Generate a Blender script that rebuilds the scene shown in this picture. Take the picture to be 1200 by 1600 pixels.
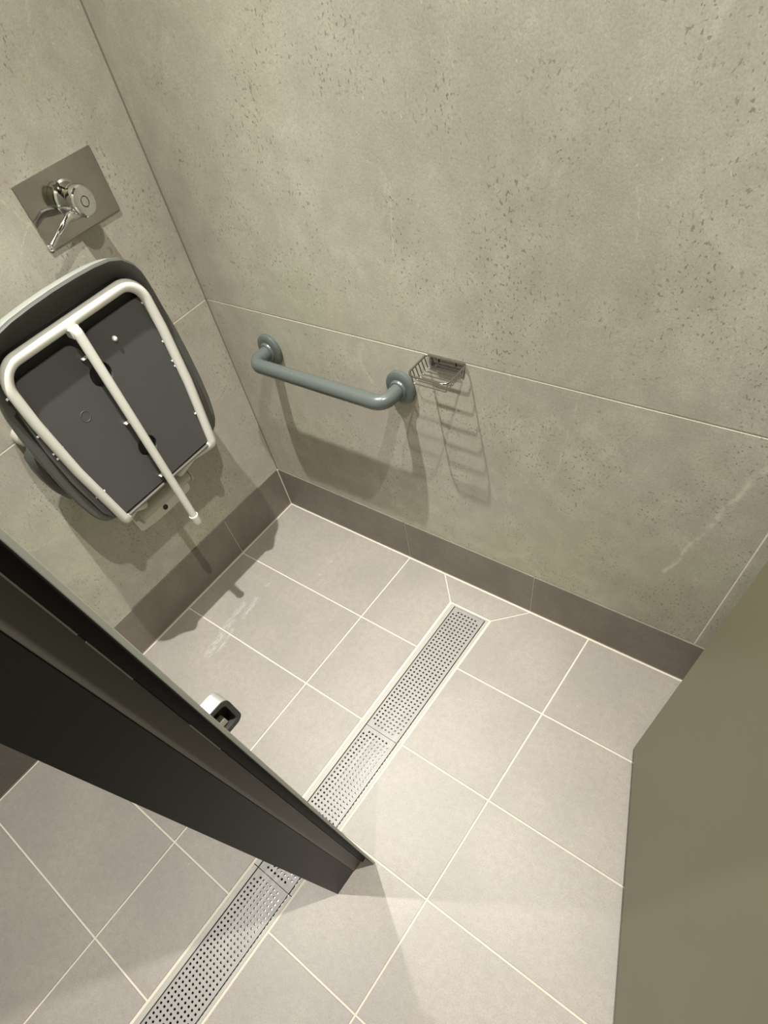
import bpy, math, random
from mathutils import Vector, Matrix

for o in list(bpy.data.objects):
    bpy.data.objects.remove(o)
scene = bpy.context.scene
COL = scene.collection
random.seed(7)

# ------------------------------------------------------------------ camera
CAM = Vector((1.2991, -0.8304, 1.3053))
RX = Vector((0.7917, 0.5872, -0.1683))
RY = Vector((0.4420, -0.7409, -0.5057))
RZ = Vector((-0.4217, 0.3260, -0.8461))
cam = bpy.data.cameras.new('camera')
camo = bpy.data.objects.new('camera', cam)
COL.objects.link(camo)
m3 = Matrix((RX, -RY, -RZ)).transposed()
camo.matrix_world = Matrix.Translation(CAM) @ m3.to_4x4()
cam.sensor_fit = 'VERTICAL'
cam.sensor_height = 36.0
cam.lens = 817.96 / 1600 * 36.0
cam.shift_x = (600 - 591.76) / 1600
cam.shift_y = (1009.53 - 800) / 1600
cam.clip_start = 0.01
scene.camera = camo

# ------------------------------------------------------------------ world, lamps, exposure
world = bpy.data.worlds.new('world')
scene.world = world
world.use_nodes = True
world.node_tree.nodes['Background'].inputs[0].default_value = (0.9, 0.95, 1.0, 1)
world.node_tree.nodes['Background'].inputs[1].default_value = 0.0
scene.view_settings.view_transform = 'Standard'
scene.view_settings.look = 'None'
scene.view_settings.gamma = 1.0
scene.view_settings.use_curve_mapping = False
scene.view_settings.exposure = 0.0

# four recessed downlights in the ceiling, two over the shower, two over the next bay;
# each has a bright core beam and a weaker wide spill
for (lx, ly, pw, sp, lc) in ((0.455, -0.435, 278.0, 0.27, (1.0, 0.982, 0.94)), (1.31, -0.445, 218.0, 0.62, (1.0, 0.955, 0.875)),
                         (1.31, -1.25, 70.0, 0.30, (1.0, 0.955, 0.875)), (0.44, -1.25, 215.0, 0.30, (1.0, 0.97, 0.91))):
    for half, share in ((23.5, 1.05 - sp), (58.0, sp)):
        ld = bpy.data.lights.new('downlight', 'SPOT')
        ld.shadow_soft_size = 0.016
        ld.energy = pw * share
        ld.spot_size = math.radians(2 * half)
        ld.spot_blend = 1.0
        ld.color = lc
        lo = bpy.data.objects.new('downlight', ld)
        lo.location = (lx, ly, 2.385)
        COL.objects.link(lo)


# ------------------------------------------------------------------ helpers
def lin(r, g, b):
    f = lambda c: (c / 255 / 12.92) if c / 255 <= 0.04045 else ((c / 255 + 0.055) / 1.055) ** 2.4
    return (f(r), f(g), f(b), 1.0)


def tag(o, label=None, cat=None, kind=None, group=None):
    if label: o['label'] = label
    if cat: o['category'] = cat
    if kind: o['kind'] = kind
    if group: o['group'] = group
    return o


def thing(name, loc, label, cat):
    o = bpy.data.objects.new(name, None)
    o.empty_display_size = 0.05
    o.location = loc
    COL.objects.link(o)
    return tag(o, label, cat)


def origin(o):
    v = Vector((0, 0, 0))
    while o is not None:
        v += o.location
        o = o.parent
    return v


class MB:
    """collects verts and faces given in world coordinates"""
    def __init__(s):
        s.v = []; s.f = []

    def add(s, vs, fs):
        n = len(s.v)
        s.v += [Vector(a) for a in vs]
        s.f += [tuple(i + n for i in f) for f in fs]
        return s

    def box(s, a, b):
        x0, y0, z0 = (min(a[i], b[i]) for i in range(3))
        x1, y1, z1 = (max(a[i], b[i]) for i in range(3))
        return s.add([(x0, y0, z0), (x1, y0, z0), (x1, y1, z0), (x0, y1, z0), (x0, y0, z1), (x1, y0, z1), (x1, y1, z1), (x0, y1, z1)],
                     [(0, 3, 2, 1), (4, 5, 6, 7), (0, 1, 5, 4), (1, 2, 6, 5), (2, 3, 7, 6), (3, 0, 4, 7)])

    def loops(s, loops, cap0=True, cap1=True, closed=True):
        n = len(loops[0]); base = len(s.v)
        for L in loops: s.v += [Vector(a) for a in L]
        for k in range(len(loops) - 1):
            for i in range(n if closed else n - 1):
                j = (i + 1) % n
                s.f.append((base + k * n + i, base + k * n + j, base + (k + 1) * n + j, base + (k + 1) * n + i))
        if cap0: s.f.append(tuple(base + i for i in reversed(range(n))))
        if cap1: s.f.append(tuple(base + (len(loops) - 1) * n + i for i in range(n)))
        return s

    def tube(s, pts, r, n=16, cap=True, closed=False):
        pts = [Vector(a) for a in pts]
        rs = r if isinstance(r, (list, tuple)) else [r] * len(pts)
        T = []
        m = len(pts)
        for i in range(m):
            if closed:
                a, b = pts[i - 1], pts[(i + 1) % m]
            else:
                a, b = pts[max(i - 1, 0)], pts[min(i + 1, m - 1)]
            T.append((b - a).normalized())
        ref = Vector((0, 0, 1)) if abs(T[0].z) < 0.9 else Vector((1, 0, 0))
        nrm = (ref - T[0] * ref.dot(T[0])).normalized()
        loops = []
        for i in range(m):
            if i:
                nrm = (nrm - T[i] * nrm.dot(T[i])).normalized()
            bi = T[i].cross(nrm)
            loops.append([pts[i] + (nrm * math.cos(2 * math.pi * k / n) + bi * math.sin(2 * math.pi * k / n)) * rs[i] for k in range(n)])
        if closed:
            loops.append(loops[0])
            return s.loops(loops, False, False)
        return s.loops(loops, cap, cap)

    def lathe(s, c, axis, prof, n=32):
        """prof: list of (distance along axis, radius)"""
        c = Vector(c); a = Vector(axis).normalized()
        ref = Vector((0, 0, 1)) if abs(a.z) < 0.9 else Vector((1, 0, 0))
        u = (ref - a * ref.dot(a)).normalized(); w = a.cross(u)
        L = [[c + a * d + (u * math.cos(2 * math.pi * k / n) + w * math.sin(2 * math.pi * k / n)) * max(r, 1e-5) for k in range(n)] for d, r in prof]
        return s.loops(L)

    def build(s, name, mat, parent=None, smooth=None, bevel=0.0):
        off = origin(parent) if parent is not None else Vector((0, 0, 0))
        me = bpy.data.meshes.new(name)
        me.from_pydata([tuple(a - off) for a in s.v], [], s.f)
        import bmesh
        bm = bmesh.new(); bm.from_mesh(me)
        bmesh.ops.recalc_face_normals(bm, faces=bm.faces)
        if bevel:
            es = [e for e in bm.edges if len(e.link_faces) == 2 and e.calc_face_angle(0) > 0.7]
            bmesh.ops.bevel(bm, geom=es, offset=bevel, segments=2, affect='EDGES', profile=0.5, clamp_overlap=True)
        bm.to_mesh(me); bm.free()
        o = bpy.data.objects.new(name, me)
        if mat: me.materials.append(mat)
        if smooth is not None:
            for p in me.polygons: p.use_smooth = True
            me.set_sharp_from_angle(angle=math.radians(smooth))
        COL.objects.link(o)
        if parent is not None: o.parent = parent
        return o


def round_path(pts, rad, seg=8, closed=False):
    """polyline with rounded corners"""
    pts = [Vector(a) for a in pts]; n = len(pts); out = []
    rads = rad if isinstance(rad, (list, tuple)) else [rad] * n
    for i in range(n):
        if not closed and i in (0, n - 1):
            out.append(pts[i]); continue
        p, a, b = pts[i], pts[i - 1], pts[(i + 1) % n]
        u = (a - p).normalized(); w = (b - p).normalized()
        ang = u.angle(w)
        if ang > 3.05 or rads[i] < 1e-5:
            out.append(p); continue
        t = min(rads[i] / math.tan(ang / 2), 0.49 * (a - p).length, 0.49 * (b - p).length)
        r = t * math.tan(ang / 2)
        c = p + (u + w).normalized() * (r / math.sin(ang / 2))
        s0 = p + u * t - c; s1 = p + w * t - c
        tot = s0.angle(s1)
        for k in range(seg + 1):
            f = k / seg
            q = (s0 * math.sin((1 - f) * tot) + s1 * math.sin(f * tot)) / math.sin(tot)
            out.append(c + q)
    return out


def prism(mb, poly, z0, z1, bev, to3):
    """bevelled prism over a convex 2D polygon; to3(u, v, h) gives the world point"""
    n = len(poly)
    area = sum(poly[i][0] * poly[(i + 1) % n][1] - poly[(i + 1) % n][0] * poly[i][1] for i in range(n))
    P = [Vector((a[0], a[1])) for a in poly]
    if area < 0: P.reverse()
    ins = []
    for i in range(n):
        d1 = (P[i] - P[i - 1]).normalized(); d2 = (P[(i + 1) % n] - P[i]).normalized()
        n1 = Vector((-d1.y, d1.x)); n2 = Vector((-d2.y, d2.x))
        k = (n1 + n2); k = k / max(k.dot(n1), 0.3)
        ins.append(P[i] + k * bev)
    return mb.loops([[to3(a.x, a.y, z0) for a in P], [to3(a.x, a.y, z1 - bev) for a in P], [to3(a.x, a.y, z1) for a in ins]])


# ------------------------------------------------------------------ materials
class NT:
    def __init__(s, name):
        s.m = bpy.data.materials.new(name); s.m.use_nodes = True
        s.t = s.m.node_tree; s.N = s.t.nodes; s.L = s.t.links
        s.b = s.N['Principled BSDF']
        s.pos = s.N.new('ShaderNodeNewGeometry').outputs['Position']

    def link(s, a, b): s.L.new(a, b)

    def put(s, inp, val):
        if hasattr(val, 'is_linked') or hasattr(val, 'links'): s.link(val, inp)
        else: inp.default_value = val

    def math(s, op, a, b=0.0, clamp=False):
        n = s.N.new('ShaderNodeMath'); n.operation = op; n.use_clamp = clamp
        s.put(n.inputs[0], a); s.put(n.inputs[1], b)
        return n.outputs[0]

    def vmath(s, op, a, b=(0, 0, 0), out=0):
        n = s.N.new('ShaderNodeVectorMath'); n.operation = op
        s.put(n.inputs[0], a); s.put(n.inputs[1], b)
        return n.outputs['Value'] if op in ('DOT_PRODUCT', 'LENGTH', 'DISTANCE') else n.outputs[0]

    def scale(s, v, k):
        n = s.N.new('ShaderNodeVectorMath'); n.operation = 'SCALE'
        s.put(n.inputs[0], v); s.put(n.inputs[3], k)
        return n.outputs[0]

    def noise(s, scale, detail=4, rough=0.55, vec=None, dist=0.0, color=False):
        n = s.N.new('ShaderNodeTexNoise'); n.inputs['Scale'].default_value = scale
        n.inputs['Detail'].default_value = detail; n.inputs['Roughness'].default_value = rough
        n.inputs['Distortion'].default_value = dist
        s.link(vec if vec is not None else s.pos, n.inputs['Vector'])
        return n.outputs['Color' if color else 'Fac']

    def voronoi(s, scale, vec=None, feature='F1', rnd=1.0):
        n = s.N.new('ShaderNodeTexVoronoi'); n.feature = feature
        n.inputs['Scale'].default_value = scale; n.inputs['Randomness'].default_value = rnd
        s.link(vec if vec is not None else s.pos, n.inputs['Vector'])
        return n.outputs['Distance']

    def ramp(s, fac, lo, hi, a=0.0, b=1.0):
        n = s.N.new('ShaderNodeMapRange'); n.interpolation_type = 'SMOOTHSTEP'
        s.put(n.inputs[0], fac)
        for i, q in enumerate((lo, hi, a, b)): n.inputs[i + 1].default_value = q
        return n.outputs[0]

    def mix(s, fac, a, b):
        n = s.N.new('ShaderNodeMix'); n.data_type = 'RGBA'
        s.put(n.inputs[0], fac); s.put(n.inputs[6], a); s.put(n.inputs[7], b)
        return n.outputs[2]

    def seg(s, vec, a, b, w, soft=1.0):
        """1 on the line from a to b, fading out at width w"""
        a = Vector(a); ba = Vector(b) - a
        pa = s.vmath('SUBTRACT', vec, tuple(a))
        h = s.math('DIVIDE', s.vmath('DOT_PRODUCT', pa, tuple(ba)), ba.dot(ba), True)
        d = s.vmath('LENGTH', s.vmath('SUBTRACT', pa, s.scale(tuple(ba), h)))
        return s.ramp(d, w * (1 - soft), w, 1.0, 0.0)

    def bump(s, h, strength, dist=0.001):
        n = s.N.new('ShaderNodeBump'); n.inputs['Strength'].default_value = strength; n.inputs['Distance'].default_value = dist
        s.link(h, n.inputs['Height']); s.link(n.outputs[0], s.b.inputs['Normal'])

    def done(s, color=None, rough=0.5, metal=0.0, spec=0.5):
        if color is not None: s.put(s.b.inputs['Base Color'], color)
        s.put(s.b.inputs['Roughness'], rough)
        s.b.inputs['Metallic'].default_value = metal
        s.b.inputs['Specular IOR Level'].default_value = spec
        return s.m


def plain(name, col, rough=0.5, metal=0.0, spec=0.5, var=0.06, scale=30.0):
    n = NT(name)
    f = n.noise(scale, 3)
    c = n.mix(f, tuple(x * (1 - var) for x in col[:3]) + (1,), tuple(min(1, x * (1 + var)) for x in col[:3]) + (1,))
    r = n.ramp(n.noise(scale * 2.3, 2), 0.2, 0.8, rough * 0.98, min(1, rough * 1.02))
    return n.done(c, r, metal, spec)


def wall_stone():
    n = NT('wall_stone_tile')
    big = n.noise(3.2, 4, 0.6)
    mid = n.noise(17, 5, 0.62)
    c = n.mix(n.ramp(big, 0.3, 0.7), lin(177, 171, 158), lin(190, 188, 172))
    c = n.mix(n.math('MULTIPLY', n.ramp(n.noise(1.7, 3), 0.48, 0.68), 0.85), c, lin(177, 179, 151))
    c = n.mix(n.ramp(mid, 0.32, 0.68, 0.0, 0.55), c, lin(163, 158, 145))
    c = n.mix(n.ramp(n.noise(2.4, 4, 0.65, vec=n.vmath('ADD', n.pos, (5.3, 1.9, 8.8))), 0.50, 0.70, 0.0, 0.5), c, lin(152, 141, 126))
    # flowing pale clouds
    c = n.mix(n.ramp(n.noise(9, 6, 0.7, dist=1.2), 0.55, 0.72, 0.0, 0.4), c, lin(205, 201, 185))
    # fine grain
    c = n.mix(n.ramp(n.noise(430, 2), 0.35, 0.7, 0.0, 0.34), c, lin(139, 133, 121))
    # pits and dark flecks, clustered
    clus = n.ramp(n.noise(6.5, 4, 0.6), 0.42, 0.60)
    st = n.vmath('MULTIPLY', n.pos, (1.1, 1.1, 0.8))
    pit = n.ramp(n.noise(185, 2, 0.5, vec=st), 0.60, 0.67)
    pit2 = n.ramp(n.noise(60, 3, 0.6, vec=st, dist=0.6), 0.68, 0.74)
    c = n.mix(n.math('MULTIPLY', n.math('MULTIPLY', pit, clus), 0.6), c, lin(102, 94, 80))
    c = n.mix(n.math('MULTIPLY', pit2, 0.45), c, lin(111, 102, 90))
    # pale chips
    chip = n.ramp(n.noise(120, 2, 0.5, vec=n.vmath('ADD', st, (4.1, 7.7, 2.9))), 0.68, 0.76)
    c = n.mix(n.math('MULTIPLY', chip, 0.55), c, lin(206, 201, 186))
    # natural veins, each with its own course
    wob = n.vmath('SUBTRACT', n.noise(30, 4, 0.6, color=True), (0.5, 0.5, 0.5))
    pv = n.vmath('ADD', n.pos, n.scale(wob, 0.03))
    brk = n.ramp(n.noise(42, 2), 0.38, 0.52)
    brk2 = n.ramp(n.noise(26, 2), 0.3, 0.55)
    tot = None
    segs = [((1.310, 0, 0.655), (1.277, 0, 0.50), 0.011, brk), ((1.277, 0, 0.50), (1.243, 0, 0.345), 0.007, brk),
            ((1.005, 0, 0.765), (0.978, 0, 0.525), 0.004, brk2), ((0.632, 0, 0.945), (0.617, 0, 0.84), 0.0035, brk2),
            ((1.028, 0, 0.99), (1.040, 0, 0.92), 0.003, brk2), ((0.445, 0, 0.80), (0.43, 0, 0.70), 0.003, brk2),
            ((0.30, 0, 0.66), (0.335, 0, 0.42), 0.0035, brk2), ((0.86, 0, 0.70), (0.868, 0, 0.30), 0.003, brk2),
            ((0, -0.328, 1.03), (0, -0.300, 0.966), 0.004, brk2), ((0, -0.295, 0.985), (0, -0.365, 0.945), 0.003, brk2),
            ((0, -0.09, 1.215), (0, -0.165, 1.13), 0.0035, brk2), ((0, -0.755, 0.505), (0, -0.645, 0.458), 0.005, brk2),
            ((0.80, 0, 0.62), (0.83, 0, 0.55), 0.003, brk2), ((0.35, 0, 0.95), (0.36, 0, 0.80), 0.003, brk2)]
    for a, b, w, k in segs:
        q = n.math('MULTIPLY', n.seg(pv, a, b, w), n.math('MULTIPLY', k, 1.0 if w > 0.006 else 0.55))
        tot = q if tot is None else n.math('MAXIMUM', tot, q)
    c = n.mix(n.math('MULTIPLY', tot, 0.75), c, lin(206, 201, 181))
    h = n.math('SUBTRACT', n.noise(150, 3), n.math('MULTIPLY', pit, 0.8))
    n.bump(h, 0.12, 0.0015)
    return n.done(c, n.ramp(mid, 0.3, 0.7, 0.42, 0.55), 0, 0.4)


def floor_tile():
    n = NT('floor_stone_tile')
    c = n.mix(n.ramp(n.noise(4.0, 4), 0.3, 0.7), lin(144, 139, 132), lin(155, 149, 140))
    c = n.mix(n.ramp(n.noise(60, 4, 0.65), 0.35, 0.7, 0.0, 0.35), c, lin(130, 124, 117))
    c = n.mix(n.ramp(n.noise(330, 2), 0.4, 0.7, 0.0, 0.45), c, lin(122, 115, 106))
    fl = n.ramp(n.noise(170, 2), 0.68, 0.74)
    c = n.mix(n.math('MULTIPLY', fl, 0.4), c, lin(92, 84, 76))
    chip = n.ramp(n.noise(120, 2, vec=n.vmath('ADD', n.pos, (3.3, 1.7, 0.4))), 0.71, 0.78)
    c = n.mix(n.math('MULTIPLY', chip, 0.5), c, lin(180, 173, 168))
    # dried soap scuffs under the seat
    wob = n.vmath('SUBTRACT', n.noise(22, 4, 0.6, color=True), (0.5, 0.5, 0.5))
    pv = n.vmath('ADD', n.vmath('MULTIPLY', n.pos, (1, 1, 0)), n.scale(n.vmath('MULTIPLY', wob, (1, 1, 0)), 0.02))
    st = n.ramp(n.noise(60, 4, 0.7, vec=n.vmath('MULTIPLY', n.pos, (5.0, 0.7, 1))), 0.42, 0.62)
    tot = None
    for a, b, w in [((0.200, -0.63, 0), (0.175, -0.50, 0), 0.020), ((0.175, -0.54, 0), (0.165, -0.43, 0), 0.014),
                    ((0.205, -0.47, 0), (0.190, -0.39, 0), 0.013), ((0.222, -0.60, 0), (0.205, -0.52, 0), 0.010),
                    ((0.180, -0.335, 0), (0.190, -0.318, 0), 0.009), ((0.305, -0.155, 0), (0.315, -0.145, 0), 0.006), ((0.31, -0.21, 0), (0.32, -0.205, 0), 0.006)]:
        q = n.math('MULTIPLY', n.seg(pv, a, b, w, 0.9), st)
        tot = q if tot is None else n.math('MAXIMUM', tot, q)
    c = n.mix(n.math('MULTIPLY', tot, 0.55), c, lin(189, 187, 185))
    n.bump(n.noise(210, 3), 0.12, 0.001)
    return n.done(c, 0.46, 0, 0.4)


def base_tile():
    n = NT('baseboard_stone_tile')
    c = n.mix(n.ramp(n.noise(9, 5, 0.65), 0.3, 0.7), lin(114, 107, 98), lin(126, 119, 109))
    c = n.mix(n.ramp(n.noise(170, 2), 0.4, 0.7, 0.0, 0.25), c, lin(96, 89, 82))
    chip = n.ramp(n.noise(40, 3), 0.70, 0.78)
    c = n.mix(n.math('MULTIPLY', chip, 0.3), c, lin(164, 156, 148))
    n.bump(n.noise(200, 3), 0.1, 0.001)
    return n.done(c, 0.42, 0, 0.4)


M = {}
M['wall'] = wall_stone()
M['floor'] = floor_tile()
M['base'] = base_tile()
M['grout'] = plain('cream_grout', lin(198, 191, 177), 0.8, spec=0.2, var=0.08, scale=120)
M['wgrout'] = plain('wall_grout', lin(226, 219, 202), 0.8, spec=0.2, var=0.12, scale=60)
M['sealant'] = plain('corner_sealant', lin(118, 113, 99), 0.6)
M['ceil'] = plain('white_ceiling_paint', lin(150, 148, 143), 0.8, var=0.02)
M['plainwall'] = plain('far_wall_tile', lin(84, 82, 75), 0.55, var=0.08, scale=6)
M['white'] = plain('white_powder_coat', lin(212, 211, 201), 0.33, var=0.02)
M['white_plastic'] = plain('white_plastic', lin(232, 230, 222), 0.4, var=0.02)
M['hinge'] = plain('grey_powder_coat', lin(180, 177, 163), 0.4, var=0.03)
M['bracket'] = plain('pale_bracket_coat', lin(216, 214, 200), 0.4, var=0.02)
M['seat'] = plain('grey_seat_plastic', lin(142, 145, 138), 0.34, var=0.03)
M['under'] = plain('dark_grey_underside', lin(80, 80, 75), 0.42, var=0.04)
M['panel'] = plain('grey_seat_panel', lin(77, 77, 75), 0.5, var=0.03, scale=12)
M['black'] = plain('black_rubber_and_shade', lin(26, 26, 24), 0.55, var=0.1)  # rubber of the seal, and the painted shade behind the seat panels
M['bar'] = plain('slate_nylon', lin(84, 90, 86), 0.27, var=0.02)
M['chrome'] = plain('polished_chrome', (0.68, 0.68, 0.66, 1), 0.04, 1.0, var=0.01)
M['satin'] = plain('satin_aluminium', (0.78, 0.79, 0.80, 1), 0.38, 0.85, var=0.02)
M['wire'] = plain('chrome_wire', (0.40, 0.385, 0.36, 1), 0.16, 1.0, var=0.04, scale=90)
M['laminate'] = plain('grey_green_laminate', lin(134, 130, 104), 0.42, var=0.025, scale=2.5)
M['lam_edge'] = plain('laminate_edge', lin(168, 170, 160), 0.4, var=0.04)
M['core'] = plain('black_compact_core', lin(22, 21, 18), 0.5, var=0.06, scale=5)
M['profile'] = plain('grey_door_profile', lin(94, 92, 84), 0.45, var=0.05, scale=8)
M['charcoal'] = plain('charcoal_plastic', lin(62, 64, 60), 0.4, var=0.05)
M['dark'] = plain('dark_screw', lin(60, 58, 52), 0.45, 0.6, var=0.1)


def brushed(name, col, rough, ax, metal=1.0):
    n = NT(name)
    sc = [40, 40, 40]; sc[ax] = 1.5
    s = n.noise(22, 4, 0.7, vec=n.vmath('MULTIPLY', n.pos, tuple(q / 6 for q in sc)))
    blot = n.noise(14, 4, 0.6)
    c = n.mix(s, tuple(q * 0.93 for q in col[:3]) + (1,), tuple(min(1, q * 1.07) for q in col[:3]) + (1,))
    c = n.mix(n.ramp(blot, 0.55, 0.75, 0.0, 0.35), c, tuple(q * 0.72 for q in col[:3]) + (1,))
    r = n.ramp(s, 0.2, 0.8, rough * 0.85, rough * 1.2)
    return n.done(c, r, metal)


M['plate'] = brushed('brushed_steel_plate', (0.43, 0.41, 0.385, 1), 0.09, 1)
M['grate'] = brushed('brushed_steel_grate', (0.27, 0.26, 0.245, 1), 0.55, 1, 0.3)
M['frame'] = brushed('pale_drain_frame', (0.34, 0.33, 0.29, 1), 0.55, 1, 0.1)
M['trough'] = plain('wet_steel_trough', (0.16, 0.155, 0.145, 1), 0.3, 0.8, var=0.3, scale=25)

# ------------------------------------------------------------------ setting
X1, X2, XR = 0.538, 1.140, 1.75
ROWS = [0.0] + [-(0.2703 + 0.2678 * k) for k in range(9)]
YF = ROWS[-1] + 0.0
DL, DR, DY, DYE = 0.745, 0.883, -0.088, -1.874       # opening for the drain
G = 0.0023                                            # half a grout joint

fl = MB()
fl.box((-0.05, YF, -0.012), (DL, 0.05, -0.0016))
fl.box((DR, YF, -0.012), (XR + 0.05, 0.05, -0.0016))
fl.box((DL, DY, -0.012), (DR, 0.05, -0.0016))
fl.box((DL, YF, -0.012), (DR, DYE, -0.0016))
floor = tag(fl.build('floor', M['grout']), 'beige stone tiled shower floor with cream grout', 'floor', 'structure')
up = lambda u, v, h: (u, v, h)
WALLGAP = 0.0095


def tile(poly):
    mb = MB(); prism(mb, poly, -0.008, 0.0, 0.0007, up)
    return mb.build('tile', M['floor'], floor)


for k in range(len(ROWS) - 1):
    ya = ROWS[k] - (WALLGAP if k == 0 else G); yb = ROWS[k + 1] + G
    tile([(0.0090, ya), (X1 - G, ya), (X1 - G, yb), (0.0090, yb)])
    tile([(X2 + G, ya), (XR - 0.008, ya), (XR - 0.008, yb), (X2 + G, yb)])
    if k == 0:
        tile([(X1 + G, ya), (0.674 - G, ya), (DL - G, DY - 0.001), (DL - 0.001, yb), (X1 + G, yb)])
        tile([(0.674 + G, ya), (0.962 - G, ya), (DR - 0.001, DY + 0.001), (DL + 0.001, DY + 0.001)])
        tile([(0.962 + G, ya), (X2 - G, ya), (X2 - G, yb), (DR + 0.001, yb), (DR + G, DY - 0.001)])
    elif yb > DYE:
        tile([(X1 + G, ya), (DL - 0.001, ya), (DL - 0.001, yb), (X1 + G, yb)])
        tile([(DR + 0.001, ya), (X2 - G, ya), (X2 - G, yb), (DR + 0.001, yb)])
    else:
        tile([(X1 + G, ya), (DL - 0.001, ya), (DL - 0.001, yb), (X1 + G, yb)])
        tile([(DR + 0.001, ya), (X2 - G, ya), (X2 - G, yb), (DR + 0.001, yb)])
        tile([(DL + 0.001, DYE - 0.002), (DR - 0.001, DYE - 0.002), (DR - 0.001, yb), (DL + 0.001, yb)])

ZJ = [0.700, 1.900, 2.40]
wb = MB().box((-0.05, 0.0002, -0.012), (XR + 0.05, 0.06, 2.40))
wall_back = tag(wb.build('wall_back', M['wgrout']), 'grey stone tiled wall carrying the grab bar and soap basket', 'wall', 'structure')
wl = MB().box((-0.06, YF, -0.012), (-0.0002, 0.0002, 2.40))
wall_left = tag(wl.build('wall_left', M['wgrout']), 'grey stone tiled wall carrying the folded seat and mixer', 'wall', 'structure')
BH = 0.157
g = 0.0016
yb3 = lambda u, v, h: (u, -h, v)
xb3 = lambda u, v, h: (h, u, v)


def wall_tile(parent, to3, u0, u1, v0, v1, mat=None, h=0.0):
    mb = MB(); prism(mb, [(u0, v0), (u1, v0), (u1, v1), (u0, v1)], -0.0001 if h == 0 else 0.0, h + 0.0006, 0.0004, to3)
    return mb.build('tile', mat or M['wall'], parent)


XJ = 1.364
for u0, u1 in ((0.0005, XJ - g), (XJ + g, XR)):
    wall_tile(wall_back, yb3, u0, u1, BH - 0.02, 0.700 - g)
for u0, u1 in ((0.0005, XJ - g), (XJ + g, XR)):
    wall_tile(wall_back, yb3, u0, u1, 0.700 + g, 1.90 - g)
    wall_tile(wall_back, yb3, u0, u1, 1.90 + g, 2.40)
for v0, v1 in ((-1.2, -0.0005), (YF, -1.2 - 2 * g)):
    wall_tile(wall_left, xb3, v0, v1, BH - 0.02, 0.700 - g)
    wall_tile(wall_left, xb3, v0, v1, 0.700 + g, 1.90 - g)
    wall_tile(wall_left, xb3, v0, v1, 1.90 + g, 2.40)

MB().add([(-0.0002, 0.0002, BH), (0.0042, 0.0002, BH), (-0.0002, -0.0042, BH), (-0.0002, 0.0002, 2.4), (0.0042, 0.0002, 2.4), (-0.0002, -0.0042, 2.4)],
         [(0, 1, 2), (3, 5, 4), (1, 4, 5, 2), (0, 2, 5, 3), (0, 3, 4, 1)]).build('corner_sealant', M['sealant'], wall_back)
# tiled baseboards
bb = MB().box((0.0, -0.0032, 0.0), (XR, 0.0, BH - 0.004))
base_back = tag(bb.build('baseboard_back', M['grout']), 'dark taupe tile skirting below the wall with the grab bar', 'baseboard', 'structure')
bl = MB().box((0.0, YF, 0.0), (0.0032, -0.003, BH - 0.004))
base_left = tag(bl.build('baseboard_left', M['grout']), 'dark taupe tile skirting below the folded seat', 'baseboard', 'structure')
js = [0.0062, 0.538, 0.961, 1.43, XR]
for a, b in zip(js[:-1], js[1:]):
    mb = MB(); prism(mb, [(a + 0.001, 0.004), (b - 0.001, 0.004), (b - 0.001, BH), (a + 0.001, BH)], 0.0007, 0.0044, 0.0005, yb3)
    mb.build('tile', M['base'], base_back)
js = [-0.0062, -0.269, -0.807, -1.345, -1.883, YF]
for a, b in zip(js[:-1], js[1:]):
    mb = MB(); prism(mb, [(b + 0.001, 0.004), (a - 0.001, 0.004), (a - 0.001, BH), (b + 0.001, BH)], 0.0007, 0.0044, 0.0005, xb3)
    mb.build('tile', M['base'], base_left)

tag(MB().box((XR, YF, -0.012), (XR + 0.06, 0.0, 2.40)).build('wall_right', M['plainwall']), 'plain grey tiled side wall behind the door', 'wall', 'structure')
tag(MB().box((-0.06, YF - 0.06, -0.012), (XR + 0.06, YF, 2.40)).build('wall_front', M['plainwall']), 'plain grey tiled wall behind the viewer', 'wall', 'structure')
tag(MB().box((-0.06, YF - 0.06, 2.40), (XR + 0.06, 0.06, 2.45)).build('ceiling', M['ceil']), 'white painted ceiling above the shower bay', 'ceiling', 'structure')

# ------------------------------------------------------------------ linear drain
drain = thing('linear_drain', (0.817, -0.98, -0.04), 'long steel channel drain with perforated grates set in the floor', 'drain')
tr = MB()
tr.box((0.752, DYE + 0.004, -0.055), (0.882, DY - 0.004, -0.05))
tr.box((0.752, DYE + 0.004, -0.05), (0.760, DY - 0.004, -0.012))
tr.box((0.874, DYE + 0.004, -0.05), (0.882, DY - 0.004, -0.012))
tr.box((0.760, DYE + 0.004, -0.05), (0.874, DYE + 0.012, -0.012))
tr.box((0.760, DY - 0.012, -0.05), (0.874, DY - 0.004, -0.012))
tr.build('trough', M['trough'], drain)
gb = MB()
gb.box((DL, DYE, -0.012), (0.7512, DY, -0.0012)); gb.box((0.8778, DYE, -0.012), (DR, DY, -0.0012))
gb.box((0.7512, -0.0925, -0.012), (0.8778, DY, -0.0012)); gb.box((0.7512, DYE, -0.012), (0.8778, DYE + 0.004, -0.0012))
gb.build('grout_bed', M['grout'], drain)
FX0, FX1, GX0, GX1 = 0.7515, 0.8775, 0.7669, 0.8669
for (ya, yb, end0) in ((-0.093, -0.9855, True), (-0.987, DYE + 0.004, False)):
    fr = MB()
    fr.box((FX0, yb, -0.012), (FX0 + 0.0125, ya, -0.0006)); fr.box((FX1 - 0.0077, yb, -0.012), (FX1, ya, -0.0006))
    fr.box((FX0 + 0.0125, ya - 0.0035 if end0 else yb, -0.012), (FX1 - 0.0077, ya if end0 else yb + 0.004, -0.0006))
    fr.build('frame', M['frame'], drain, bevel=0.0006)


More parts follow.
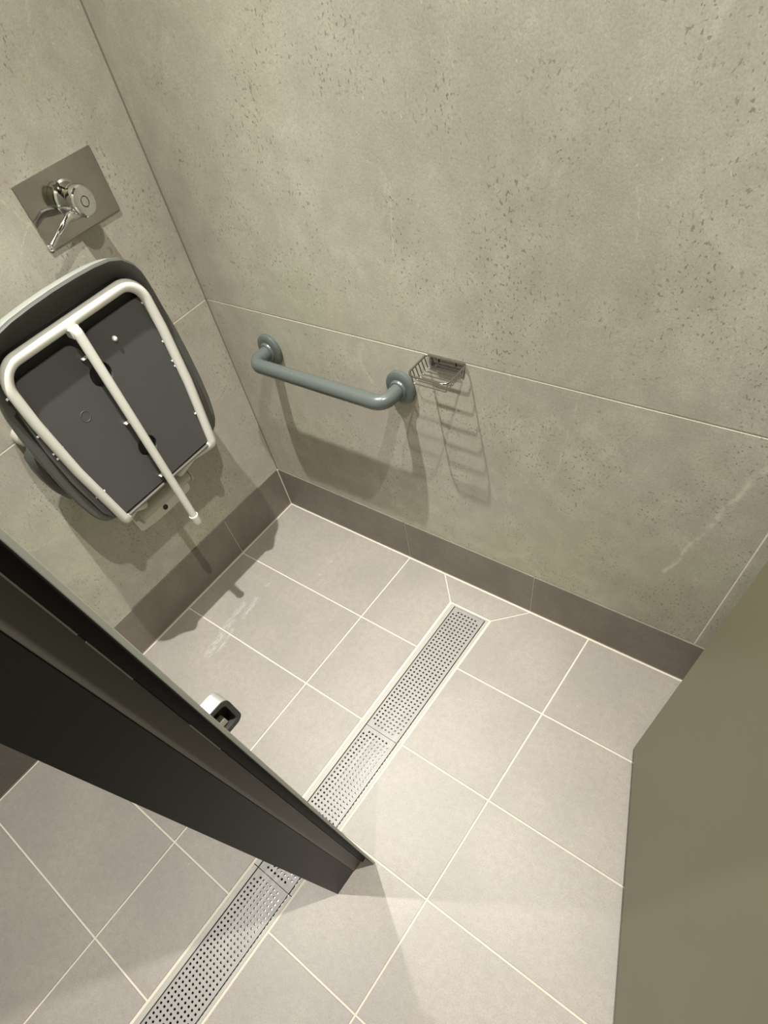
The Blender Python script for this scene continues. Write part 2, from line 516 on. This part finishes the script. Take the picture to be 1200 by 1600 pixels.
def grate(y0, y1):
    """perforated plate from y0 (far) to y1 (near): 8 columns of holes, the corner holes missing"""
    mb = MB(); px = 0.01157; ny = 37
    yc0 = y0 - 0.0135; yc1 = y1 + 0.0135
    py = (yc0 - yc1) / (ny - 1)
    xc0 = 0.8155 - 3.5 * px
    zt, zb = -0.0010, -0.0032
    for i in range(8):
        for j in range(ny):
            cx = xc0 + i * px; cy = yc0 - j * py
            C = [(cx + a * px / 2, cy + b * py / 2) for a, b in ((1, 1), (-1, 1), (-1, -1), (1, -1))]
            if j in (0, ny - 1) and i in (0, 7):
                mb.add([(a, b, zt) for a, b in C], [(0, 1, 2, 3)]); continue
            r = 0.00285
            O = []
            for k in range(8):
                t = k * math.pi / 4
                rr = r * (1.12 if k % 2 else 1.0)
                O.append((cx + rr * math.cos(t), cy + rr * math.sin(t)))
            vs = [(a, b, zt) for a, b in C] + [(a, b, zt) for a, b in O] + [(a, b, zb) for a, b in O]
            fs = []
            for q in range(4):      # q-th side between corner q-1 and corner q
                c1 = q; c0 = (q - 1) % 4
                o = 2 * q
                fs.append((c0, c1, 4 + (o + 1) % 8, 4 + o, 4 + (o - 1) % 8))
            for k in range(8):
                fs.append((4 + k, 4 + (k + 1) % 8, 12 + (k + 1) % 8, 12 + k))
            mb.add(vs, fs)
    xa, xb = xc0 - px / 2, xc0 + 7.5 * px
    ya, yb = yc0 + py / 2, yc1 - py / 2
    A = [(GX0, y0), (GX1, y0), (GX1, y1), (GX0, y1)]
    B = [(xa, ya), (xb, ya), (xb, yb), (xa, yb)]
    vs = [(a, b, zt) for a, b in A] + [(a, b, zt) for a, b in B] + [(a, b, zb - 0.004) for a, b in A]
    fs = []
    for k in range(4):
        l = (k + 1) % 4
        fs.append((k, l, 4 + l, 4 + k)); fs.append((k, 8 + k, 8 + l, l))
    mb.add(vs, fs)
    return mb


for ya, yb in ((-0.0975, -0.5425), (-0.5437, -0.9855), (-0.987, -1.429), (-1.4302, -1.869)):
    grate(ya, yb).build('grate', M['grate'], drain)

# ------------------------------------------------------------------ partition with door stop
part = thing('partition_screen', (0.5, -0.86, 0.0), 'dark grey partition screen standing across the drain beside the folded seat', 'partition')
PT = 2.15
MB().box((0.012, -0.8160, 0.0), (0.997, -0.8108, PT)).build('stop_panel', M['lam_edge'], part, bevel=0.0008)
MB().box((0.9718, -0.8168, 0.0), (0.9962, -0.8161, PT)).box((0.940, -0.8280, 0.0), (0.9715, -0.8161, PT)).build('rubber_seal', M['black'], part)
MB().box((0.012, -0.8555, 0.0), (0.9675, -0.8282, PT)).build('door_profile', M['profile'], part, bevel=0.0008)
MB().box((0.012, -0.9170, 0.0), (0.9660, -0.8557, PT)).build('screen_body', M['core'], part, bevel=0.0008)
for za, zb in ((0.79, 0.86), (0.96, 1.02), (1.03, 1.12)):
    MB().box((0.9676, -0.8298, za), (0.9686, -0.8284, zb)).build('trim_bead', M['hinge'], part)
kp = MB()                                                # strike box screwed to the inner side of the stop
prof = round_path([Vector((-0.8108, 0, 0.874)), Vector((-0.789, 0, 0.874)), Vector((-0.789, 0, 0.828)), Vector((-0.8108, 0, 0.828))], [0, 0.010, 0.010, 0], 6)
inn = round_path([Vector((-0.8108, 0, 0.868)), Vector((-0.7945, 0, 0.868)), Vector((-0.7945, 0, 0.834)), Vector((-0.8108, 0, 0.834))], [0, 0.006, 0.006, 0], 6)
out3 = lambda x: [(x, q.x, q.z) for q in prof]
in3 = lambda x: [(x, q.x, q.z) for q in inn]
kp.loops([out3(0.972), out3(0.9872)], True, False, False)
nk = len(prof)
keep = kp.build('strike_box', M['satin'], part, smooth=40)
k2 = MB()
k2.loops([out3(0.9872), out3(0.9884), in3(0.9884), in3(0.975)], False, True, False)
k2.build('strike_rim', M['charcoal'], keep, smooth=30)
MB().box((0.9765, -0.8108, 0.836), (0.984, -0.803, 0.846)).build('strike_tongue', M['hinge'], keep, bevel=0.001)

# ------------------------------------------------------------------ door leaf standing ajar
tip = Vector((1.362, -0.241, 0)); hing = Vector((1.583, -0.860, 0))
dd = (hing - tip).normalized(); nn = Vector((-dd.y, dd.x, 0)); nn = nn if nn.x > 0 else -nn


def slab(o0, o1, a, b, z0, z1):
    P = [tip + dd * a + nn * o0, tip + dd * b + nn * o0, tip + dd * b + nn * o1, tip + dd * a + nn * o1]
    return MB().loops([[(q.x, q.y, z0) for q in P], [(q.x, q.y, z1) for q in P]])


DLn = (hing - tip).length
door = slab(0.001, 0.012, 0.0, DLn, 0.020, 2.0).build('door_1', M['core'], None)
tag(door, 'grey-green laminate door leaf standing ajar at the side', 'door', 'structure')
slab(0.0, 0.001, 0.0008, DLn - 0.0008, 0.0208, 1.9992).build('face_sheet', M['laminate'], door)
slab(0.012, 0.013, 0.0008, DLn - 0.0008, 0.0208, 1.9992).build('face_sheet', M['laminate'], door)
post = tag(MB().box((1.592, -0.915, 0.0), (XR, -0.845, 2.0)).build('trim_1', M['profile'], None, bevel=0.001), 'grey jamb post that the door leaf hangs on', 'door post', 'structure')
for z in (0.22, 1.0, 1.78):
    MB().tube([(1.588, -0.862, z - 0.04), (1.588, -0.862, z + 0.04)], 0.007, 12).build('hinge', M['hinge'], post, smooth=40)

# ------------------------------------------------------------------ grab bar
gbx = thing('grab_bar', (0.397, 0.0, 0.61), 'slate grey grab bar with two round flanges beside the soap basket', 'grab bar')
gz = 0.611
for fx in (0.193, 0.601):
    f = MB().lathe((fx, -0.0003, gz), (0, -1, 0), [(0, 0.0375), (0.006, 0.0378), (0.010, 0.0370), (0.0125, 0.034), (0.0140, 0.029), (0.0145, 0.022), (0.0185, 0.0205), (0.020, 0.0190)], 48)
    f.build('flange', M['bar'], gbx, smooth=35)
path = round_path([(0.193, -0.012, gz), (0.193, -0.0705, gz), (0.601, -0.0705, gz), (0.601, -0.012, gz)], 0.042, 14)
MB().tube(path, 0.0165, 24).build('bar', M['bar'], gbx, smooth=60)

# ------------------------------------------------------------------ soap basket
bk = thing('soap_basket', (0.724, 0.0, 0.665), 'small chrome wire soap basket on the wall beside the grab bar', 'basket')
bx0, bx1, by0, by1, bz = 0.677, 0.770, -0.004, -0.074, 0.700
rim = round_path([(bx0, by0, bz), (bx1, by0, bz), (bx1, by1, bz), (bx0, by1, bz)], [0.006, 0.006, 0.016, 0.016], 6, True)
MB().tube(rim, 0.0021, 10, closed=True).build('rim', M['wire'], bk, smooth=60)
for i in range(6):
    y = -0.0115 - i * 0.0105
    xi = 0.004 if i < 4 else 0.004 + 0.003 * (i - 3)
    w = round_path([(bx0 + (0.0 if i < 5 else 0.003), y, bz), (bx0 + 0.007, y, bz - 0.022), (bx1 - 0.007, y, bz - 0.022), (bx1 - (0.0 if i < 5 else 0.003), y, bz)], 0.006, 5)
    MB().tube(w, 0.0012, 8).build('wire', M['wire'], bk, smooth=60)
for x in (0.704, 0.744):
    MB().tube([(x, by0, bz + 0.001), (x, by0, bz - 0.012)], 0.0013, 8).build('hanger_wire', M['wire'], bk, smooth=60)
pl = MB()
pp = round_path([(0.684, 0, 0.696), (0.763, 0, 0.696), (0.763, 0, 0.670), (0.684, 0, 0.670)], 0.004, 4, True)
pl.loops([[(q.x, -0.0004, q.z) for q in pp], [(q.x, -0.0018, q.z) for q in pp]])
pl.build('back_plate', M['plate'], bk)
for x in (0.690, 0.757):
    MB().lathe((x, -0.0018, 0.683), (0, -1, 0), [(0, 0.0042), (0.0012, 0.0042), (0.002, 0.003), (0.0012, 0.0016)], 16).build('screw', M['dark'], bk, smooth=40)
sl = round_path([(0.697, 0, 0.6795), (0.752, 0, 0.6795), (0.752, 0, 0.6725), (0.697, 0, 0.6725)], 0.0034, 5, True)
MB().loops([[(q.x, -0.0018, q.z) for q in sl], [(q.x, -0.0050, q.z) for q in sl]]).build('clip_bar', M['wire'], bk)

# ------------------------------------------------------------------ shower mixer
mx = thing('shower_mixer', (0.0, -0.205, 0.983), 'chrome lever shower mixer on a brushed rectangular wall plate above the seat', 'mixer')
mp = MB(); pq = round_path([(0, -0.2965, 0.932), (0, -0.1135, 0.932), (0, -0.1135, 1.0345), (0, -0.2965, 1.0345)], 0.003, 4, True)
mp.loops([[(0.0004, q.y, q.z) for q in pq], [(0.0045, q.y, q.z) for q in pq]])
mp.build('wall_plate', M['plate'], mx, bevel=0.0006)
kc = (0.0045, -0.206, 0.984)
body = MB().lathe(kc, (1, 0, 0), [(0, 0.0300), (0.003, 0.0300), (0.006, 0.0265), (0.010, 0.0255), (0.030, 0.0250), (0.0305, 0.0238), (0.0325, 0.0238), (0.033, 0.0252), (0.050, 0.0250), (0.0535, 0.0240), (0.0555, 0.0215), (0.0562, 0.016), (0.0562, 0.0001)], 48)
kb = body.build('knob', M['chrome'], mx, smooth=28)
ring = MB(); rp = [(0.0607, -0.206 + 0.0078 * math.cos(t * math.pi / 12), 0.984 + 0.0078 * math.sin(t * math.pi / 12)) for t in range(24)]
ring.tube(rp, 0.0009, 8, closed=True)
ring.build('index_ring', M['dark'], kb, smooth=60)
lp = round_path([(0.040, -0.216, 0.970), (0.050, -0.248, 0.974), (0.054, -0.285, 0.962), (0.055, -0.313, 0.951)], 0.03, 6)
nl = len(lp)
lv = MB().tube(lp, [0.0085 - 0.0040 * min(1, i / (nl * 0.6)) for i in range(nl)], 16)
lev = lv.build('lever', M['chrome'], mx, smooth=60)
MB().lathe((0.055, -0.308, 0.9525), (0.02, -0.9, -0.35), [(0, 0.0045), (0.002, 0.0068), (0.006, 0.0078), (0.010, 0.0068), (0.013, 0.0035), (0.0136, 0.0001)], 20).build('lever_tip', M['chrome'], lev, smooth=60)

# ------------------------------------------------------------------ folding shower seat, folded up against the wall
YC = -0.402
st = thing('folding_shower_seat', (0.0, YC, 0.33), 'dark grey folding shower seat with white tube frame, folded up against the wall', 'seat')
half = [(0.0, 0.503), (0.10, 0.504), (0.150, 0.506), (0.172, 0.511), (0.186, 0.519), (0.196, 0.533), (0.202, 0.552), (0.208, 0.590), (0.2105, 0.640), (0.2105, 0.70),
        (0.208, 0.760), (0.203, 0.805), (0.1955, 0.842), (0.188, 0.866), (0.181, 0.886), (0.170, 0.905), (0.152, 0.921), (0.128, 0.930), (0.095, 0.9345), (0.05, 0.937), (0.0, 0.938)]
outl = half + [(-a, b) for a, b in reversed(half[1:-1])]
ZM = 0.72


def sm(a, b, x):
    t = max(0, min(1, (x - a) / (b - a))); return t * t * (3 - 2 * t)


def ring_at(sc, fx):
    L = []
    for a, b in outl:
        z = ZM + (b - ZM) * sc; y = YC + a * sc
        L.append((fx(z, b), y, z))
    return L


lip = lambda b: 0.030 * sm(0.80, 0.915, b)
pan = MB()
pan.loops([ring_at(0.78, lambda z, b: 0.090), ring_at(0.875, lambda z, b: 0.096), ring_at(0.93, lambda z, b: 0.106), ring_at(0.972, lambda z, b: 0.116 + 0.4 * lip(b)),
           ring_at(0.996, lambda z, b: 0.130 + 0.9 * lip(b)), ring_at(1.0, lambda z, b: 0.137 + lip(b)),
           ring_at(0.975, lambda z, b: 0.132 + 0.9 * lip(b)), ring_at(0.80, lambda z, b: 0.131)], True, True)
pan.build('seat_shell', M['seat'], st, smooth=38)
und = MB()
und.loops([ring_at(0.999, lambda z, b: 0.1372 + lip(b)), ring_at(0.996, lambda z, b: 0.1425 + lip(b)), ring_at(0.986, lambda z, b: 0.1440 + lip(b)),
           ring_at(0.94, lambda z, b: 0.1425 + 0.45 * lip(b)), ring_at(0.87, lambda z, b: 0.141 + 0.05 * lip(b)), ring_at(0.78, lambda z, b: 0.141), ring_at(0.3, lambda z, b: 0.141)], False, True)
und.build('underside', M['under'], st, smooth=38)

bq = round_path([(-0.150, 0.508, 0), (0.150, 0.508, 0), (0.186, 0.60, 0), (0.190, 0.72, 0), (0.187, 0.892, 0), (-0.187, 0.892, 0), (-0.190, 0.72, 0), (-0.186, 0.60, 0)], [0.01, 0.01, 0.05, 0, 0.055, 0.055, 0, 0.05], 6, True)
MB().loops([[(0.134, YC + q.x, q.y) for q in bq], [(0.1428, YC + q.x, q.y) for q in bq]]).build('recess_shade_plate', M['black'], st)  # black plate standing in for deep shade in the gaps around panels and tubes
# two grey under-panels with half-round cut-outs along the leg
for s in (1, -1):
    P = [Vector((0.007, 0.507, 0)), Vector((0.160, 0.509, 0)), Vector((0.180, 0.545, 0)), Vector((0.190, 0.64, 0)), Vector((0.190, 0.72, 0)), Vector((0.182, 0.80, 0)), Vector((0.172, 0.848, 0)), Vector((0.008, 0.848, 0))]
    Q = round_path([(a.x, a.y, 0) for a in P], [0.004, 0.02, 0.02, 0, 0, 0.02, 0.035, 0.026], 6, True)
    pts = [(q.x, q.y) for q in Q]
    # insert the notches on the straight inner edge (walk down from the top)
    tail = []
    for zc in (0.775, 0.600):
        for k in range(9):
            t = math.pi / 2 - math.pi * k / 8
            tail.append((0.007 + 0.018 * math.cos(t), zc + 0.021 * math.sin(t)))
    # the list starts with the bottom inner corner, so the notches close the loop
    poly = pts + tail
    pb = MB()
    lo = [(0.1430, YC + s * a, b) for a, b in poly]; hi = [(0.1515, YC + s * a, b) for a, b in poly]
    pb.loops([lo, hi])
    pb.build('under_panel', M['panel'], st, bevel=0.0)
MB().lathe((0.1515, -0.337, 0.813), (1, 0, 0), [(0, 0.0052), (0.003, 0.0050), (0.0055, 0.0035), (0.0062, 0.0001)], 16).build('screw_cap', M['white_plastic'], st, smooth=50)
MB().tube([(0.1515, -0.481 + 0.0105 * math.cos(t * math.pi / 12), 0.731 + 0.0105 * math.sin(t * math.pi / 12)) for t in range(24)], 0.0006, 6, closed=True).build('moulded_ring', M['panel'], st, smooth=60)

# saddle shaped sitting pad behind the shell
pad = MB()
ph = [(0.0, 0.545), (0.12, 0.547), (0.165, 0.552), (0.188, 0.562), (0.203, 0.578), (0.213, 0.602), (0.217, 0.635), (0.216, 0.665), (0.2115, 0.690), (0.190, 0.703), (0.12, 0.712), (0.0, 0.714)]
po = ph + [(-a, b) for a, b in reversed(ph[1:-1])]
pr = lambda sc, x: [(x, YC + a * sc, 0.63 + (b - 0.63) * sc) for a, b in po]
pad.loops([pr(0.86, 0.032), pr(0.97, 0.038), pr(1.0, 0.050), pr(1.0, 0.080), pr(0.95, 0.094)])
pad.build('sitting_pad', M['charcoal'], st, smooth=45)
for s in (-1,1):
    MB().lathe((0.0004, YC + s * 0.176, 0.706), (1, 0, 0), [(0, 0.019), (0.020, 0.019), (0.026, 0.0165), (0.028, 0.010), (0.028, 0.0001)], 28).build('wall_buffer', M['hinge'], st, smooth=40)

# white tube frame
RT = 0.0110
fx = 0.1575
pts = [(0.052, YC + 0.058, 0.422), (0.098, YC + 0.104, 0.468), (fx, YC + 0.150, 0.500), (fx, YC + 0.1665, 0.66), (fx, YC + 0.170, 0.78), (fx, YC + 0.166, 0.8805)]
pts = pts + [(a, 2 * YC - b, c) for a, b, c in reversed(pts)]
rr = [0, 0.02, 0.016, 0.3, 0.3, 0.045, 0.045, 0.3, 0.3, 0.016, 0.02, 0]
MB().tube(round_path(pts, rr, 10), RT, 20).build('tube_frame', M['white'], st, smooth=60)

# leg folded down over the frame
leg = MB()
leg.tube([(0.1800, -0.4065, 0.8790), (0.1800, -0.4067, 0.8770), (0.1800, -0.4069, 0.872), (0.1800, -0.4070, 0.866), (0.1800, -0.4125, 0.394)], [0.002, 0.0065, 0.0093, 0.0100, 0.0100], 20)
lg = leg.build('leg', M['white'], st, smooth=50)
MB().tube([(0.180, -0.4125, 0.393), (0.180, -0.4127, 0.372), (0.180, -0.4127, 0.3685)], [0.0110, 0.0110, 0.0085], 20).build('rubber_foot', M['white_plastic'], lg, smooth=40)
MB().tube([(0.180, -0.4125, 0.3965), (0.180, -0.4125, 0.3930)], 0.0120, 20).build('collar', M['white_plastic'], lg, smooth=40)
MB().box((0.150, -0.4175, 0.858), (0.176, -0.3955, 0.876)).build('leg_bracket', M['white'], st, bevel=0.002)

# white clips that hold the tubes
for s in (1, -1):
    for z, w in ((0.835, 0.169), (0.755, 0.1705), (0.712, 0.169), (0.70, 0.169), (0.585, 0.158)):
        MB().box((0.1516, YC + s * w - 0.0135, z - 0.0016), (0.1545, YC + s * w + 0.0135, z + 0.0022)).build('clip', M['white_plastic'], st, bevel=0.0008)
for z in (0.818, 0.672, 0.525):
    MB().box((0.1516, -0.4215, z - 0.0013), (0.162, -0.3955, z + 0.0013)).build('clip', M['white_plastic'], st, bevel=0.0008)

# hinge and wall bracket
wp = MB()
pc = [(-0.097, 0.333), (-0.05, 0.3265), (0.0, 0.325), (0.05, 0.3265), (0.097, 0.333), (0.097, 0.470), (-0.097, 0.470)]
pc = round_path([(a, b, 0) for a, b in pc], [0.010, 0.2, 0.2, 0.2, 0.010, 0.01, 0.01], 5, True)
wp.loops([[(0.0004, -0.406 + q.x, q.y) for q in pc], [(0.0100, -0.406 + q.x, q.y) for q in pc]])
plate = wp.build('wall_bracket', M['bracket'], st, bevel=0.0012)
MB().lathe((0.0100, -0.406, 0.343), (1, 0, 0), [(0, 0.0078), (0.0012, 0.0078), (0.0022, 0.006), (0.0012, 0.0045), (0.0005, 0.0001)], 20).build('screw', M['dark'], plate, smooth=40)
for yl in (-0.4955, -0.3145):
    lugp = [(0.006, 0.366), (0.036, 0.386)] + [(0.048 + 0.029 * math.cos(t), 0.412 + 0.029 * math.sin(t)) for t in [math.radians(a) for a in range(-60, 121, 15)]] + [(0.006, 0.455)]
    lg2 = MB().loops([[(a, yl - 0.003, b) for a, b in lugp], [(a, yl + 0.003, b) for a, b in lugp]])
    lo = lg2.build('hinge_lug', M['hinge'], plate, bevel=0.0008)
MB().tube([(0.048, -0.4915, 0.412), (0.048, -0.3185, 0.412)], 0.0245, 28).build('hinge_barrel', M['hinge'], st, smooth=40)
MB().box((0.118, YC - 0.146, 0.4975), (0.1560, YC + 0.140, 0.5030)).build('rear_flange', M['profile'], st, bevel=0.002)

bpy.context.view_layer.update()
